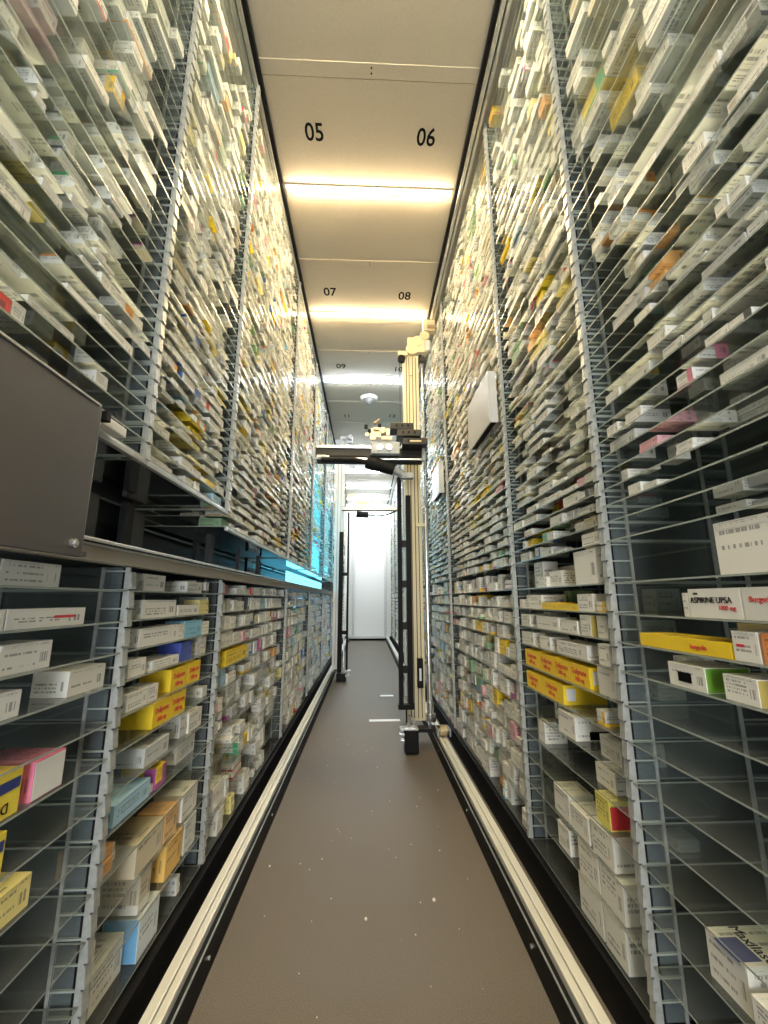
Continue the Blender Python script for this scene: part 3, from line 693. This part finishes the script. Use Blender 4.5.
for (x, z) in ((-.03, 1.46), (.0, 1.42), (.09, 1.47)): add_box(bm, x, x+.03, 3.44, 3.47, H+z, H+z+.03)
obj('gripper_clip', bm, MT['black'], head)
bm = bmesh.new(); add_tube(bm, (.07, 3.5, H+1.15), (.23, 3.5, H+1.10), .062, 22, r2=.050); add_tube(bm, (-.01, 3.5, H+1.17), (.07, 3.5, H+1.15), .052, 22, r2=.062)
obj('drive_motor', bm, MT['black'], t)
bm = bmesh.new(); add_tube(bm, (.23, 3.5, H+1.10), (.33, 3.52, H+1.05), .035, 16); add_box(bm, .29, .40, 3.49, 3.56, H+1.03, H+1.075); obj('motor_link', bm, MT['alu_d'], t)
bm = bmesh.new(); add_path(bm, [(-.40, 3.5, H+1.185), (-.25, 3.5, H+1.19), (-.12, 3.5, H+1.19), (-.01, 3.5, H+1.165)], .022, 10); obj('cable_sleeve', bm, MT['black'], t)
# foot truck
truck = box('drive_block', .295, .40, 3.46, 3.58, .012, .17, MT['black'], t, .006)
box('bracket_plate', .262, .40, 3.47, 3.56, .1705, .182, MT['alu'], t, .002)
box('sensor_bracket', .255, .2945, 3.47, 3.52, .13, .15, MT['chrome'], t, .003); box('sensor_bracket', .262, .2945, 3.47, 3.52, .085, .105, MT['chrome'], t, .003)
bm = bmesh.new(); add_tube(bm, (.33, 3.5, .182), (.33, 3.5, .27), .012, 12); add_box(bm, .30, .37, 3.49, 3.55, .182, .205); add_tube(bm, (.37, 3.5, .205), (.35, 3.5, .26), .008, 10); obj('adjuster', bm, MT['chrome'], t)
box('truck_arm', .40, .66, 3.60, 3.70, .118, .145, MT['dark'], t, .004)
bm = bmesh.new(); add_tube(bm, (.57, 3.52, .155), (.625, 3.52, .155), .04, 22); add_tube(bm, (.552, 3.52, .155), (.645, 3.52, .155), .014, 14); obj('wheel', bm, MT['brass'], t)
box('wheel_fork', .545, .556, 3.48, 3.6, .12, .17, MT['alu_d'], t); box('wheel_fork', .64, .651, 3.48, 3.6, .12, .17, MT['alu_d'], t)

# ---------------------------------------------------------------- far picking robot
Y = 6.6
t = thing('picking_robot', 'farther picking robot with silver mast on the left and cable loop', 'robot', (-.44, Y, 0))
mast = box('mast', -.514, -.372, Y, Y+.1, .14, H+2.3, MT['white'], t, .004)
for gx in (-.47, -.42): box('mast_groove', gx-.004, gx+.004, Y-.0015, Y, .2, H+2.25, MT['alu_d'], mast)
box('lift_post', -.425, -.362, 6.43, 6.49, .12, H+1.02, MT['black'], t, .003); box('lift_post', -.302, -.272, 6.43, 6.49, .12, H+1.33, MT['black'], t, .003)
box('lift_strip', -.340, -.325, 6.45, 6.47, .2, H+1.25, MT['alu'], t)
bm = bmesh.new(); add_box(bm, -.362, -.302, 6.44, 6.48, H+.35, H+.40); add_box(bm, -.362, -.302, 6.44, 6.48, H-.5, H-.45); obj('post_tie', bm, MT['black'], t)
box('foot_block', -.43, -.29, 6.36, 6.5, .01, .115, MT['dark'], t, .004)
box('sensor_bracket', -.30, -.22, 6.3, 6.36, .14, .17, MT['chrome'], t, .004); box('sensor_bracket', -.30, -.24, 6.3, 6.36, .08, .11, MT['chrome'], t, .004)
beam = box('crossbeam', -.40, .48, 6.50, 6.58, H+1.38, H+1.44, MT['alu'], t, .004)
box('beam_rail', -.40, .48, 6.49, 6.499, H+1.36, H+1.378, MT['black'], beam)
bm = bmesh.new(); add_tube(bm, (-.17, 6.45, H+1.30), (.02, 6.45, H+1.29), .05, 18); obj('drive_motor', bm, MT['black'], t)
bm = bmesh.new(); add_path(bm, [(.02+.09*k/1.0, 6.45, H+1.29-.05*math.sin(math.pi*k/5)*.9+.015*k) for k in range(6)], .012, 8); obj('cable_loop', bm, MT['black'], t)
bm = bmesh.new()
for k in range(9): add_box(bm, -.30+k*.035, -.27+k*.035+.01*(k % 2), 6.42, 6.47, H+1.46+.03*((k*5) % 3)-.008*k+.08*(k < 3), H+1.52+.02*((k*7) % 3)-.008*k+.08*(k < 3))
add_tube(bm, (-.34, 6.44, H+1.44), (-.34, 6.44, H+1.78), .012, 8)
obj('gripper_jaw', bm, MT['brass'], t)
bm = bmesh.new()
for (x, z, a, b2) in ((-.52, 2.48, .12, .07), (-.44, 2.56, .16, .05), (-.34, 2.50, .09, .10), (-.50, 2.38, .05, .1), (-.36, 2.36, .04, .12)): add_box(bm, x, x+a, 6.5, 6.6, H+z, H+z+b2)
add_tube(bm, (-.28, 6.45, H+2.58), (-.28, 6.55, H+2.58), .04, 14)
obj('top_carriage', bm, MT['alu_d'], t)

# ---------------------------------------------------------------- floor marks
for (x0, x1, y, lab) in ((.03, .33, 4.38, 'nearer white strip on the floor between the robots'), (.17, .33, 5.45, 'farther white strip on the floor between the robots')):
    tag(box('floor_strip', x0, x1, y, y+.07, .0, .0012, MT['floor_mark']), lab, 'floor_mark')  # thin white strip lying flat on the floor
bm = bmesh.new()
rr = random.Random(3)
for k in range(60):
    x = rr.uniform(-.4, .46); y = rr.uniform(1.2, 4.5); r = rr.uniform(.0008, .0028)
    bmesh.ops.create_icosphere(bm, subdivisions=1, radius=r, matrix=Matrix.Translation((x, y, r*.6)))
for x, y, r in ((.003, 1.817, .006), (.268, 1.905, .007), (-.42, 2.15, .005)):
    bmesh.ops.create_icosphere(bm, subdivisions=1, radius=r, matrix=Matrix.Translation((x, y, r*.6)))
tag(obj('crumbs', bm, MT['crumb']), 'scattered pale crumbs and dust specks on the brown floor', 'debris', None, 'stuff')
